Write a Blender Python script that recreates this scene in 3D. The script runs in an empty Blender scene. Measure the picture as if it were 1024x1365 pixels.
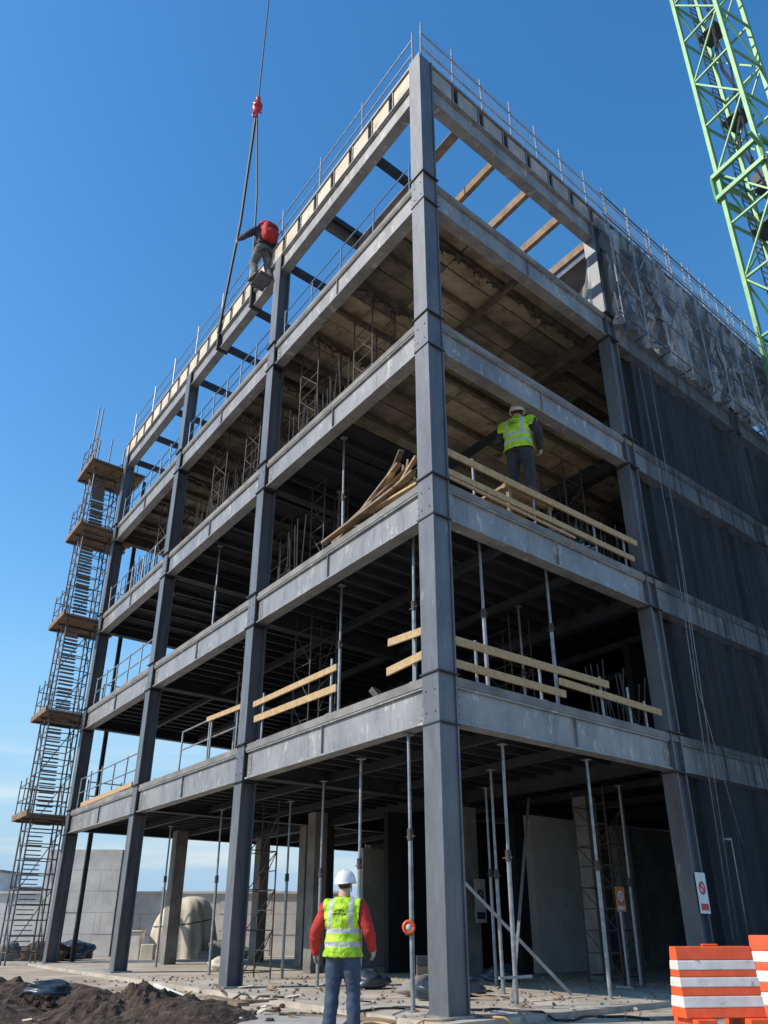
import bpy, bmesh, math, random
import numpy as np
from mathutils import Vector, Matrix, noise
random.seed(7)
scene=bpy.context.scene
COL=scene.collection
# ------------------------------------------------------------------ frame
F0=Vector((0.93,13.5,0)); LD=Vector((-.558,.830,0)); RD=Vector((.742,.670,0))
def P(u,v,z): return F0+LD*u+RD*v+Vector((0,0,z))
LB=7.4; RB=7.2
ZL=[4.93,8.66,12.51,16.59]; ZR=20.9
UE=3*LB; VE=3*RB
# ------------------------------------------------------------------ materials
def new_mat(name):
    m=bpy.data.materials.new(name); m.use_nodes=True
    nt=m.node_tree; return m,nt,nt.nodes['Principled BSDF']
def mat(name,c1,c2=None,rough=.7,metal=0,scale=3,stretch=(1,1,1),bump=.2,bscale=30,contrast=(.35,.65),c3=None,c3t=.62,c3s=6,c4=None,c5=None):
    m,nt,b=new_mat(name); N=nt.nodes; K=nt.links
    if c2 is None: c2=tuple(x*.7 for x in c1)
    tc=N.new('ShaderNodeTexCoord'); mp=N.new('ShaderNodeMapping'); mp.inputs['Scale'].default_value=stretch
    K.new(tc.outputs['Object'],mp.inputs[0])
    n=N.new('ShaderNodeTexNoise'); n.inputs['Scale'].default_value=scale; n.inputs['Detail'].default_value=8; n.inputs['Roughness'].default_value=.65
    K.new(mp.outputs[0],n.inputs['Vector'])
    r=N.new('ShaderNodeValToRGB'); r.color_ramp.elements[0].position=contrast[0]; r.color_ramp.elements[1].position=contrast[1]
    r.color_ramp.elements[0].color=(*c2,1); r.color_ramp.elements[1].color=(*c1,1)
    K.new(n.outputs['Fac'],r.inputs[0]); out=r.outputs[0]
    def over(out,col,t,s,st=None):
        n3=N.new('ShaderNodeTexNoise'); n3.inputs['Scale'].default_value=s; n3.inputs['Detail'].default_value=8; n3.inputs['Roughness'].default_value=.7
        if st:
            m2=N.new('ShaderNodeMapping'); m2.inputs['Scale'].default_value=st; K.new(tc.outputs['Object'],m2.inputs[0]); K.new(m2.outputs[0],n3.inputs['Vector'])
        else: K.new(mp.outputs[0],n3.inputs['Vector'])
        r3=N.new('ShaderNodeValToRGB'); r3.color_ramp.elements[0].position=t; r3.color_ramp.elements[1].position=t+.08
        r3.color_ramp.elements[0].color=(0,0,0,1); r3.color_ramp.elements[1].color=(1,1,1,1)
        K.new(n3.outputs['Fac'],r3.inputs[0])
        mx=N.new('ShaderNodeMix'); mx.data_type='RGBA'; K.new(r3.outputs[0],mx.inputs[0]); K.new(out,mx.inputs[6]); mx.inputs[7].default_value=(*col,1); return mx.outputs[2]
    if c3: out=over(out,c3,c3t,c3s)
    if c4: out=over(out,c4,.58,3.5,(3,3,.3))
    if c5: out=over(out,c5,.67,9)
    K.new(out,b.inputs['Base Color'])
    b.inputs['Roughness'].default_value=rough; b.inputs['Metallic'].default_value=metal
    if bump>0:
        n2=N.new('ShaderNodeTexNoise'); n2.inputs['Scale'].default_value=bscale; n2.inputs['Detail'].default_value=5
        K.new(mp.outputs[0],n2.inputs['Vector'])
        bp=N.new('ShaderNodeBump'); bp.inputs['Strength'].default_value=bump; bp.inputs['Distance'].default_value=.02
        K.new(n2.outputs['Fac'],bp.inputs['Height']); K.new(bp.outputs[0],b.inputs['Normal'])
    return m
M={}
M['col']=mat('steel_column_paint',(.145,.15,.165),(.088,.094,.107),.45,.1,2.2,(1,1,.35),.1,40,c3=(.23,.225,.22),c3t=.62,c3s=5,c4=(.07,.072,.08),c5=(.28,.25,.22))
M['beam']=mat('steel_beam_paint',(.285,.28,.275),(.165,.167,.172),.45,.1,1.6,(1,1,.5),.1,30,c3=(.43,.41,.37),c3t=.57,c3s=4,c4=(.13,.127,.125),c5=(.2,.14,.09))
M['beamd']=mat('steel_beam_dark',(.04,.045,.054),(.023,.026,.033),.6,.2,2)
M['galv']=mat('galvanised_steel',(.36,.37,.38),(.2,.21,.22),.45,.5,8,bump=.05)
M['scaf']=mat('weathered_scaffold_tube',(.15,.15,.155),(.08,.08,.085),.55,.4,8,bump=.05)
M['conc']=mat('concrete',(.42,.40,.37),(.27,.26,.24),.9,0,1.2,bump=.3,bscale=25,c3=(.18,.17,.155),c3t=.62,c3s=3)
M['floor']=mat('dusty_floor_concrete',(.50,.44,.36),(.3,.27,.22),.9,0,.9,bump=.3,bscale=20,c3=(.2,.175,.145),c3t=.58,c3s=2.2,c5=(.14,.115,.09))
M['wall']=mat('pale_concrete_block',(.66,.64,.61),(.48,.47,.45),.9,0,1.1,bump=.3,bscale=20,c3=(.34,.33,.31),c3t=.62,c3s=2.2,c4=(.4,.39,.37))
M['slab']=mat('slab_concrete',(.25,.24,.225),(.13,.125,.12),.9,0,1.5)
M['deck']=mat('deck_shade_dark',(.028,.031,.037),(.014,.016,.02),.75,.1,1.2)  # near-black base colour holds ceiling shade that bounce light would lift
M['ply1']=mat('formwork_ply_a',(.48,.39,.27),(.22,.165,.11),.8,0,1.6,bump=.1,c3=(.1,.075,.05),c3t=.58,c3s=2.5)
M['ply2']=mat('formwork_ply_b',(.34,.28,.2),(.14,.115,.085),.8,0,2.0,bump=.1,c3=(.5,.43,.32),c3t=.62,c3s=2.5)
M['ply3']=mat('formwork_ply_c',(.2,.165,.125),(.075,.065,.052),.8,0,2.4,bump=.1)
M['joist']=mat('joist_brown',(.13,.105,.075),(.06,.048,.036),.8,0,3)
M['wood']=mat('pine_timber',(.52,.36,.18),(.33,.22,.11),.75,0,4,(3,3,3),.15,40,c3=(.22,.16,.1),c3t=.63,c3s=3)
M['woodo']=mat('old_timber',(.30,.21,.13),(.15,.105,.07),.8,0,3)
M['platf']=mat('scaffold_board',(.26,.16,.09),(.14,.085,.05),.8,0,3)
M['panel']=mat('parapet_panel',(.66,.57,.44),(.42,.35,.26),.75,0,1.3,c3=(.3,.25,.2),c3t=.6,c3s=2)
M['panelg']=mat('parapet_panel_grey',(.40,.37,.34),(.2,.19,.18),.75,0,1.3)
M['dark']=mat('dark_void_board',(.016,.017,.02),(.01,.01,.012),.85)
M['rebar']=mat('rebar_steel',(.09,.075,.065),(.045,.04,.04),.7,.3,6)
M['blue']=mat('blue_rail_paint',(.12,.2,.33),(.08,.13,.22),.5,.2,4,bump=0)
M['green']=mat('crane_green_paint',(.15,.34,.13),(.09,.24,.1),.45,.1,2,bump=.05,c3=(.28,.32,.19),c3t=.58)
M['black']=mat('black_rubber',(.02,.02,.022),(.012,.012,.014),.6)
M['red']=mat('red_paint',(.5,.02,.03),(.35,.012,.02),.4,0,6,bump=0)
M['orange']=mat('orange_plastic',(.85,.12,.03),(.68,.08,.02),.42,0,5,bump=.05,c3=(.4,.1,.05),c3t=.62,c3s=7,c5=(.25,.12,.08))
M['white']=mat('white_plastic',(.74,.72,.68),(.55,.52,.48),.5,0,4,bump=.05,c3=(.33,.29,.25),c3t=.6,c3s=7)
M['tarp']=mat('tarp_cloth',(.66,.6,.5),(.5,.44,.36),.8,0,2,bump=.4,bscale=5)
M['soil']=mat('dark_soil',(.075,.05,.034),(.03,.02,.014),.95,0,4,bump=1,bscale=25,c3=(.13,.09,.065),c3t=.55,c3s=9)
M['rock']=mat('rubble',(.36,.32,.27),(.17,.15,.125),.9,0,5)
M['bag']=mat('blue_plastic_bag',(.05,.07,.1),(.02,.03,.045),.35,0,5,bump=.6,bscale=9)

def netmat(name,col,base,k,scale,st=(1.6,1.6,.12),rough=.8,col2=None):
    m,nt,b=new_mat(name); N=nt.nodes; K=nt.links
    b.inputs['Base Color'].default_value=(*col,1); b.inputs['Roughness'].default_value=rough
    tr=N.new('ShaderNodeBsdfTransparent'); mx=N.new('ShaderNodeMixShader')
    tc=N.new('ShaderNodeTexCoord'); mp=N.new('ShaderNodeMapping'); mp.inputs['Scale'].default_value=st
    n=N.new('ShaderNodeTexNoise'); n.inputs['Scale'].default_value=scale; n.inputs['Detail'].default_value=5
    K.new(tc.outputs['Object'],mp.inputs[0]); K.new(mp.outputs[0],n.inputs['Vector'])
    a=N.new('ShaderNodeMath'); a.operation='MULTIPLY_ADD'; a.inputs[1].default_value=k; a.inputs[2].default_value=base-k*.5; a.use_clamp=True
    K.new(n.outputs['Fac'],a.inputs[0]); K.new(a.outputs[0],mx.inputs[0])
    if col2:
        n2=N.new('ShaderNodeTexNoise'); n2.inputs['Scale'].default_value=1.1; n2.inputs['Detail'].default_value=3
        K.new(mp.outputs[0],n2.inputs['Vector'])
        r=N.new('ShaderNodeValToRGB'); r.color_ramp.elements[0].position=.44;r.color_ramp.elements[1].position=.62
        r.color_ramp.elements[0].color=(*col2,1); r.color_ramp.elements[1].color=(*col,1); K.new(n2.outputs[0],r.inputs[0]); K.new(r.outputs[0],b.inputs['Base Color'])
    K.new(tr.outputs[0],mx.inputs[1]); K.new(b.outputs[0],mx.inputs[2])
    K.new(mx.outputs[0],N['Material Output'].inputs[0]); return m
M['net']=netmat('dark_debris_net',(.016,.018,.023),.84,.9,2)
M['net2']=netmat('black_outer_net',(.028,.032,.04),.42,1.3,2.5)
M['net3']=netmat('pale_guard_net',(.6,.6,.62),.16,.5,3)
M['foil']=netmat('silver_sheeting',(.36,.385,.42),.62,1.6,1.2,(1.6,1.6,.45),.45,(.07,.08,.095))

# ------------------------------------------------------------------ builder
class MB:
    def __init__(s): s.v=[]; s.f=[]; s.m=[]; s.mats=[]
    def mi(s,k):
        if k not in s.mats: s.mats.append(k)
        return s.mats.index(k)
    def add(s,vs,fs,k):
        o=len(s.v); i=s.mi(k); s.v.extend([tuple(x) for x in vs])
        for f in fs: s.f.append([o+j for j in f]); s.m.append(i)
    def box8(s,c,k): s.add(c,[(0,3,2,1),(4,5,6,7),(0,1,5,4),(1,2,6,5),(2,3,7,6),(3,0,4,7)],k)
    def ubox(s,u0,u1,v0,v1,z0,z1,k):
        s.box8([P(u0,v0,z0),P(u0,v1,z0),P(u1,v1,z0),P(u1,v0,z0),P(u0,v0,z1),P(u0,v1,z1),P(u1,v1,z1),P(u1,v0,z1)],k)
    def box(s,x0,x1,y0,y1,z0,z1,k):
        s.box8([(x0,y0,z0),(x1,y0,z0),(x1,y1,z0),(x0,y1,z0),(x0,y0,z1),(x1,y0,z1),(x1,y1,z1),(x0,y1,z1)],k)
    def bar(s,p,q,w,h,k,up=None):
        p=Vector(p);q=Vector(q); d=(q-p)
        if d.length<1e-6: return
        d.normalize(); up=Vector(up) if up else Vector((0,0,1))
        if abs(d.dot(up))>.98: up=Vector((1,.2,0))
        a=d.cross(up).normalized()*w/2; b=a.cross(d).normalized()*h/2
        s.box8([p-a-b,p+a-b,p+a+b,p-a+b,q-a-b,q+a-b,q+a+b,q-a+b],k)
    def tube(s,p,q,r,k,n=8,r2=None): s.chain([p,q],[r,r if r2 is None else r2],k,n)
    def chain(s,pts,rad,k,n=8):
        pts=[Vector(p) for p in pts]; vs=[]; fs=[]
        a=None
        for i,p in enumerate(pts):
            d=(pts[min(i+1,len(pts)-1)]-pts[max(i-1,0)]).normalized()
            if a is None:
                t=Vector((0,0,1)) if abs(d.z)<.9 else Vector((1,0,0)); a=d.cross(t).normalized()
            else: a=(a-d*a.dot(d)).normalized()
            b=d.cross(a)
            for j in range(n):
                t=2*math.pi*j/n; vs.append(p+(a*math.cos(t)+b*math.sin(t))*rad[i])
        for i in range(len(pts)-1):
            for j in range(n): fs.append((i*n+j,i*n+(j+1)%n,(i+1)*n+(j+1)%n,(i+1)*n+j))
        fs.append(tuple(range(n))[::-1]); fs.append(tuple((len(pts)-1)*n+j for j in range(n)))
        s.add(vs,fs,k)
    def ell(s,c,r,k,nu=12,nv=8,rot=None):
        c=Vector(c); vs=[]; fs=[]
        for i in range(nv+1):
            ph=math.pi*i/nv
            for j in range(nu):
                t=2*math.pi*j/nu; p=Vector((r[0]*math.sin(ph)*math.cos(t),r[1]*math.sin(ph)*math.sin(t),r[2]*math.cos(ph)))
                if rot: p=rot@p
                vs.append(c+p)
        for i in range(nv):
            for j in range(nu): fs.append((i*nu+j,(i+1)*nu+j,(i+1)*nu+(j+1)%nu,i*nu+(j+1)%nu))
        s.add(vs,fs,k)
    def loft(s,rings,k,n=20):
        vs=[];fs=[]
        for (c,ax,ay) in rings:
            c=Vector(c)
            for j in range(n):
                t=2*math.pi*j/n; vs.append(c+Vector(ax)*math.cos(t)+Vector(ay)*math.sin(t))
        for i in range(len(rings)-1):
            for j in range(n): fs.append((i*n+j,i*n+(j+1)%n,(i+1)*n+(j+1)%n,(i+1)*n+j))
        fs.append(tuple(range(n))[::-1]); fs.append(tuple((len(rings)-1)*n+j for j in range(n)))
        s.add(vs,fs,k)
    def grid(s,nu,nv,fn,k):
        vs=[fn(i/nu,j/nv) for i in range(nu+1) for j in range(nv+1)]
        fs=[(i*(nv+1)+j,(i+1)*(nv+1)+j,(i+1)*(nv+1)+j+1,i*(nv+1)+j+1) for i in range(nu) for j in range(nv)]
        s.add(vs,fs,k)
    def mesh(s,name,recalc=True):
        me=bpy.data.meshes.new(name); me.from_pydata(s.v,[],s.f)
        for k in s.mats: me.materials.append(M[k] if isinstance(k,str) else k)
        me.polygons.foreach_set('material_index',s.m)
        if recalc:
            bm=bmesh.new(); bm.from_mesh(me); bmesh.ops.recalc_face_normals(bm,faces=bm.faces); bm.to_mesh(me); bm.free()
        return me
    def obj(s,name,parent=None,smooth=False,recalc=True,bevel=0):
        o=bpy.data.objects.new(name,s.mesh(name,recalc)); COL.objects.link(o)
        if parent: o.parent=parent
        if smooth:
            for p in o.data.polygons: p.use_smooth=True
        if bevel:
            b=o.modifiers.new('bevel','BEVEL'); b.width=bevel; b.segments=2; b.limit_method='ANGLE'
        return o
def empty(name,loc=(0,0,0)):
    e=bpy.data.objects.new(name,None); e.location=loc; COL.objects.link(e); return e

# ------------------------------------------------------------------ building
B=empty('steel_frame_building')
cols=MB()
def hcol(u,v,z0,z1,face):
    a=.2
    if face=='box':
        cols.ubox(u-.225,u+.225,v-.225,v-.19,z0,z1,'col'); cols.ubox(u-.225,u+.225,v+.19,v+.225,z0,z1,'col')
        cols.ubox(u-.195,u+.195,v-.189,v+.189,z0,z1-.002,'col'); return
    if face=='L':
        cols.ubox(u-a,u+a,v-a,v-a+.035,z0,z1,'col'); cols.ubox(u-a,u+a,v+a-.035,v+a,z0,z1,'col'); cols.ubox(u-.05,u+.05,v-a+.035,v+a-.035,z0,z1,'col')
    else:
        cols.ubox(u-a,u+a,v-a,v-a+.035,z0,z1,'col'); cols.ubox(u-a,u+a,v+a-.035,v+a,z0,z1,'col'); cols.ubox(u-.1,u+.1,v-a+.035,v+a-.035,z0,z1,'col')
for i in range(4):
    for j in range(4):
        u=i*LB; v=j*RB
        top=20.12 if (j==0 or i==0) else ZL[3]-.1
        if i==0 and j==0: hcol(u,v,0,ZR+.02,'box')
        else: hcol(u,v,0,top,'L' if i!=0 else 'R')
        for z in ZL:
            if j==0 or i==0:
                cols.ubox(u-.26,u+.26,v-.26,v+.26,z+.055,z+.08,'beamd')
                cols.ubox(u-.245,u+.245,v-.245,v+.245,z-.78,z-.755,'beamd')
                if j==0:
                    f=v-(.225 if i==0 else .2)
                    for a in (-.12,.12):
                        for zz in (z-.6,z-.24): cols.ubox(u+a-.013,u+a+.013,f-.015,f,zz,zz+.025,'col')
        cols.ubox(u-.32,u+.32,v-.32,v+.32,.085,.12,'galv')
cols.obj('columns',B)
bm_=MB()
def beamL(u0,u1,v,z0,z1,k='beam',w=.15):
    bm_.ubox(u0,u1,v-w,v+w,z1-.035,z1,k); bm_.ubox(u0,u1,v-w,v+w,z0,z0+.035,k)
    bm_.ubox(u0,u1,v-w+.055,v-w+.08,z0+.035,z1-.035,k)
def beamR(v0,v1,u,z0,z1,k='beam',w=.15):
    bm_.ubox(u-w,u+w,v0,v1,z1-.035,z1,k); bm_.ubox(u-w,u+w,v0,v1,z0,z0+.035,k)
    bm_.ubox(u-w+.055,u-w+.08,v0,v1,z0+.035,z1-.035,k)
for li,z in enumerate(ZL):
    for i in range(3): beamL(i*LB+.24,(i+1)*LB-.24,0,z-.72,z-.1)
    for j in range(3): beamR(j*RB+.24,(j+1)*RB-.24,0,z-.72,z-.1)
    for i in range(3):
        for e in (.3,LB-.46):
            bm_.ubox(i*LB+e,i*LB+e+.16,-.104,-.0955,z-.62,z-.2,'beam')
            for zz in (z-.56,z-.42,z-.28): bm_.ubox(i*LB+e+.06,i*LB+e+.085,-.118,-.104,zz,zz+.025,'beam')
        bm_.ubox(i*LB+LB*.5,i*LB+LB*.5+.015,-.148,-.095,z-.685,z-.135,'beam')
    for j in range(3):
        for e in (.3,RB-.46):
            bm_.ubox(-.104,-.0955,j*RB+e,j*RB+e+.16,z-.62,z-.2,'beam')
            for zz in (z-.56,z-.42,z-.28): bm_.ubox(-.118,-.104,j*RB+e+.06,j*RB+e+.085,zz,zz+.025,'beam')
        bm_.ubox(-.148,-.095,j*RB+RB*.5,j*RB+RB*.5+.015,z-.685,z-.135,'beam')
    for j in range(1,4):
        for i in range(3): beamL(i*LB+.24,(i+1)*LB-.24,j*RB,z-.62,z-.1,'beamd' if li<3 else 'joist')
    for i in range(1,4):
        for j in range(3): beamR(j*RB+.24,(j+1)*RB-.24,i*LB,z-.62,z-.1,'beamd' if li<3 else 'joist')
for i in range(3): beamL(i*LB+(.24 if i==0 else -.18),(i+1)*LB-.2,0,19.55,20.14)
for j in range(3): beamR(j*RB+.24,(j+1)*RB-.2,0,19.55,20.14)
bm_.obj('beams',B)
sl=MB()
for li,z in enumerate(ZL):
    sl.ubox(-.165,UE+.2,-.165,VE,z-.098,z+.05,'slab')
sl.obj('floor_slabs',B)
sl=MB(); sl.ubox(-.6,UE+.8,-.6,VE+1,-.3,.085,'floor'); sl.obj('ground_floor_slab',B)
ce=MB()
for li,z in enumerate(ZL):
    zt=z-.102
    if li<2:
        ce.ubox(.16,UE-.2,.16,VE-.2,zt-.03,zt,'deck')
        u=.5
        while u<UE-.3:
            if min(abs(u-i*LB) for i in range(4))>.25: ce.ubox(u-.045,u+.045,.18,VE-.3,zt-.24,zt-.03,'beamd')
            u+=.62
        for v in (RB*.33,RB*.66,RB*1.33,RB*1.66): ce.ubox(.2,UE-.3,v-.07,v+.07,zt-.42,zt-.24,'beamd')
    else:
        a=.18
        while a<UE-.3:
            b=.18
            while b<VE-1:
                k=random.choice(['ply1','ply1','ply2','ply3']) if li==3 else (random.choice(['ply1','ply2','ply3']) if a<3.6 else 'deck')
                if li==3 and a>7: k=random.choice(['ply2','ply3','ply3'])
                ce.ubox(a+.02,min(a+1.2,UE-.2),b+.02,b+1.78,zt-.05-random.random()*.05,zt,k)
                b+=1.8
            a+=1.23
        u=.8
        while u<UE-.3:
            if min(abs(u-i*LB) for i in range(4))>.25:
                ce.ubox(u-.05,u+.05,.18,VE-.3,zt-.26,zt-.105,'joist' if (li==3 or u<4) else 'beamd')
                v=.3
                if li==3 and int(u/1.23)%2==0:
                    while v<VE*.5:
                        du=random.uniform(-.14,.14); L_=random.uniform(.1,.5); zq=zt-.3-random.random()*.08
                        ce.bar(P(u+du,v,zq),P(u-du*.5,v+L_,zq-random.random()*.08),.03,.045,'rebar')
                        if random.random()<.6: ce.bar(P(u+du,v,zq),P(u+du,v+.02,zq-random.uniform(.05,.24)),.03,.03,'rebar')
                        v+=random.uniform(.06,.22)
            u+=1.23
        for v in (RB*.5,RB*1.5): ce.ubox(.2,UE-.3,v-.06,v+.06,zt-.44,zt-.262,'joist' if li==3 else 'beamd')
ce.obj('ceiling_decking',B)
rp=MB()
def band(side,length,k):
    a=.24
    while a<length:
        w=.74; e=min(a+w,length); dz=random.uniform(-.05,.02)
        if side=='L':
            rp.ubox(a,e,-.16,-.1,20.18,20.8+dz,k); rp.ubox(e+.03,e+.06,-.18,-.1,20.14,20.82,'beam')
        else:
            rp.ubox(-.16,-.1,a,e,20.18,20.8+dz,k); rp.ubox(-.18,-.1,e+.03,e+.06,20.14,20.82,'beam')
        a+=1.0
    if side=='L':
        rp.ubox(.24,length,-.09,-.05,20.16,20.8,'dark'); rp.ubox(.24,length,-.2,.12,20.825,20.9,'beam'); rp.ubox(.24,length,-.19,.1,20.142,20.178,'beam')
    else:
        rp.ubox(-.09,-.05,.24,length,20.16,20.8,'dark'); rp.ubox(-.2,.12,.24,length,20.825,20.9,'beam'); rp.ubox(-.19,.1,.24,length,20.142,20.178,'beam')
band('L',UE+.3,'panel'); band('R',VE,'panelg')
rp.obj('roof_parapet',B)
rj=MB()
v=1.45
while v<RB+.5:
    rj.ubox(.16,4.9,v-.07,v+.07,19.62,19.9,'woodo'); v+=1.45
for u in (2.4,4.9,LB,9.9,12.3,LB*2,17.3,19.7,UE): rj.ubox(u-.1,u+.1,.16,4.2,19.92,20.12,'beamd'); 
rj.ubox(4.9,5.05,.2,VE,19.6,19.92,'joist'); rj.ubox(5.06,UE,4.05,4.2,19.6,19.9,'joist')
rj.ubox(.3,4.8,RB+.6,VE-.5,20.0,20.12,'slab')
rj.obj('roof_joists',B)
iw=MB()
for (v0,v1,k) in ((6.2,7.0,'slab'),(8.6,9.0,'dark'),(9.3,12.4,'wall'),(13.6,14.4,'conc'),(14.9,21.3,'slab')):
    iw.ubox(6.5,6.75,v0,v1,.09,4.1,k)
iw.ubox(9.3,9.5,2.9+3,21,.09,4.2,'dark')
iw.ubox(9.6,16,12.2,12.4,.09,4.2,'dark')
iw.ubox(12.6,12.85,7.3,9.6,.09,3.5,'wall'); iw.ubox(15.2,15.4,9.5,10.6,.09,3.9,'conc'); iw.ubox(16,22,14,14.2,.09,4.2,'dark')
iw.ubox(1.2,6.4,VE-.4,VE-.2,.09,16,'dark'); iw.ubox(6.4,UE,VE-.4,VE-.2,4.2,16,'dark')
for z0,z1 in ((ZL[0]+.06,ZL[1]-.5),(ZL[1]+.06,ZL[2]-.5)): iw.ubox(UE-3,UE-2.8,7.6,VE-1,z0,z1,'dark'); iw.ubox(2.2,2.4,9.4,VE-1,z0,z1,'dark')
for (u,v) in ((3.7,8.5),(11,4.4),(11,9),(14.2,6.0),(18.5,6.5),(18.5,3)): iw.ubox(u-.22,u+.22,v-.22,v+.22,.09,4.2,'slab')
iw.obj('interior_walls',B)

# ------------------------------------------------------------------ guard rails
def rail(name,pts,z,hs,post,k,r=.022,h=1.1,kp=None,wires=0):
    g=MB(); (a,b)=pts; n=max(1,int(round((Vector(P(*a,0))-Vector(P(*b,0))).length/post)))
    for i in range(n+1):
        t=i/n; u=a[0]+(b[0]-a[0])*t; v=a[1]+(b[1]-a[1])*t
        g.tube(P(u,v,z),P(u+random.uniform(-.04,.04),v+random.uniform(-.03,.03),z+h+random.uniform(-.03,.12)),r*1.15,kp or k)
        g.ubox(u-.06,u+.06,v-.06,v+.06,z,z+.012,kp or k)
    for hh in hs: g.tube(P(*a,z+hh),P(*b,z+hh),r,k)
    for w in range(wires):
        hh=.1+w*(h-.1)/wires; g.tube(P(*a,z+hh),P(*b,z+hh),.005,k,4)
    return g.obj(name)
rail('roof_guardrail',((.3,-.02),(UE,-.02)),ZR,(1.35,.75),2.4,'galv',.022,1.6)
rail('roof_guardrail',((-.02,0),(-.02,VE)),ZR,(1.3,.72,.15),1.2,'galv',.022,1.7,wires=6)
g=MB(); g.grid(40,4,lambda a,b:P(-.03+.03*math.sin(a*90),.1+a*(VE-.1),ZR+.05+b*1.15),'net3'); g.obj('roof_guard_net',smooth=True,recalc=False)
for i in (1,2):
    rail('edge_guardrail',((i*LB+.4,-.02),((i+1)*LB-.4,-.02)),ZL[3]+.05,(1.1,.6,.15),1.1,'blue')
rail('edge_guardrail',((.6,.02),(LB-.4,.02)),ZL[3]+.05,(1.1,.6),1.6,'blue',.018)
for li in (0,1,2):
    rail('edge_guardrail',((2*LB+.5,0),(3*LB-.4,0)),ZL[li]+.05,(1.1,.6),1.4,'galv')
    rail('edge_guardrail',((UE,.4),(UE,RB-.4)),ZL[li]+.05,(1.1,.6),1.4,'galv')
rail('edge_guardrail',((LB+.5,0),(2*LB-3,0)),ZL[0]+.05,(1.1,.6),1.7,'galv')
rail('edge_guardrail',((UE,.4),(UE,RB-.4)),ZL[3]+.05,(1.1,.6),1.4,'blue')

def timber_rail(lst,posts,z):
    g=MB()
    for (a,b,h,w) in lst:
        g.bar(P(*a,z+h),P(*b,z+h+random.uniform(-.07,.07)),.045,w,'wood')
    for (u,v,h) in posts:
        g.tube(P(u,v,z),P(u,v,z+h),.028,'galv'); g.ubox(u-.09,u+.09,v-.09,v+.09,z,z+.02,'galv')
    return g.obj('timber_guardrail',bevel=.004)
zz=ZL[0]+.05
timber_rail([((3.2,-.12),(7.0,-.12),.9,.13),((3.2,-.12),(6.9,-.12),.48,.15)],[(3.5,-.06,1.15),(6.6,-.06,1.1)],zz)
timber_rail([((.3,-.12),(1.35,-.12),.85,.14),((.3,-.12),(1.4,-.12),.42,.15)],[(.6,-.06,.9)],zz)
timber_rail([((-.12,.3),(-.12,4.9),.66,.15),((-.1,.3),(-.1,3.4),.26,.14),((-.14,3.2),(-.14,6.8),.46,.14)],[(-.05,.9,.8),(-.05,2.7,.75),(-.05,4.7,.85),(-.05,5.7,.8),(-.05,6.3,.6)],zz)
timber_rail([((LB+.3,-.12),(LB+2.4,-.12),1.0,.12),((2*LB+.5,-.14),(2*LB+6,-.14),.12,.15)],[(LB+.6,-.06,1.1),(LB+2.2,-.06,1.1)],zz)
zz=ZL[1]+.05
timber_rail([((-.12,.25),(-.12,6.9),.72,.15),((-.1,.3),(-.1,6.7),.3,.13),((-.2,.25),(-.2,4.2),.1,.05)],[(-.05,1.1,.9),(-.05,3.0,.8),(-.05,5.2,.85),(-.05,6.4,.8)],zz)
g=MB()
for i in range(24):
    u0=random.uniform(.3,1.3); u1=random.uniform(2.4,4.1); 
    g.bar(P(u0,random.uniform(.0,.9)-.15,zz+.06+random.random()*1.1),P(u1,random.uniform(-.1,.9)-.15,zz+.06+random.random()*.35),random.choice([.12,.08]),.05,random.choice(['wood','woodo','woodo','joist']))
for i in range(8):
    g.bar(P(.4+i*.12,.1,zz),P(.4+i*.17,.5,zz+.9+random.random()*.7),.04,.09,random.choice(['woodo','rebar']))
g.obj('lumber_stack',bevel=.004)
g=MB()
for i in range(34):
    v0=random.uniform(3.7,5.0); g.bar(P(random.uniform(.3,1.2),v0,zz+.05+random.random()*.9),P(random.uniform(.2,1.2),v0+random.uniform(.6,1.8),zz+.05+random.random()*.7),random.choice([.1,.03]),.05,random.choice(['woodo','rebar','galv','rebar']))
g.obj('lumber_stack',bevel=.004)
g=MB()
for li in range(3):
    for i in range(110):
        u,v=(random.uniform(.3,UE-1),random.uniform(.1,1.2)) if random.random()<.6 else (random.uniform(.3,1.2),random.uniform(.3,7))
        s=random.uniform(.05,.22); z=ZL[li]+.052
        a=random.uniform(-1,1); g.bar(P(u,v,z+s*.4),P(u+s*random.uniform(.6,3),v+s*a,z+s*random.uniform(.4,1.5)),s,s*random.uniform(.2,.8),random.choice(['woodo','rebar','galv','slab','joist']))
g.obj('site_debris')

# ------------------------------------------------------------------ props
def prop(u,v,z0,z1):
    g=MB(); lean=random.uniform(-.06,.06)
    m=z0+(z1-z0)*random.uniform(.5,.62)
    g.tube(P(u,v,z0),P(u+lean*.5,v,m),.038,'galv',10); g.tube(P(u+lean*.5,v,m-.05),P(u+lean,v,z1),.028,'galv',10)
    g.tube(P(u+lean*.5,v,m-.14),P(u+lean*.5,v,m+.04),.052,'rebar',10)
    g.bar(P(u-.12,v,m-.08),P(u+.12,v,m-.08),.018,.018,'rebar')
    g.ubox(u-.08,u+.08,v-.08,v+.08,z0,z0+.012,'galv'); g.ubox(u+lean-.08,u+lean+.08,v-.08,v+.08,z1-.012,z1,'galv')
    g.obj('shoring_prop',smooth=False)
for (u,v) in ((.95,.05),(.47,1.96),(.35,4.4),(3.3,.6),(4.2,5.2),(1.9,7.6),(2.4,3.6),(6.0,1.4),(9.3,2.4),(12,1.6),(17,2)): prop(u,v,.085,4.18)
for (u,v) in ((.4,1.64),(.4,3.75),(1.2,.4),(4.5,.8),(2.6,5.2),(10,1.0),(3,2.4),(12.5,2)): prop(u,v,ZL[0]+.05,ZL[1]-.35)
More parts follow.
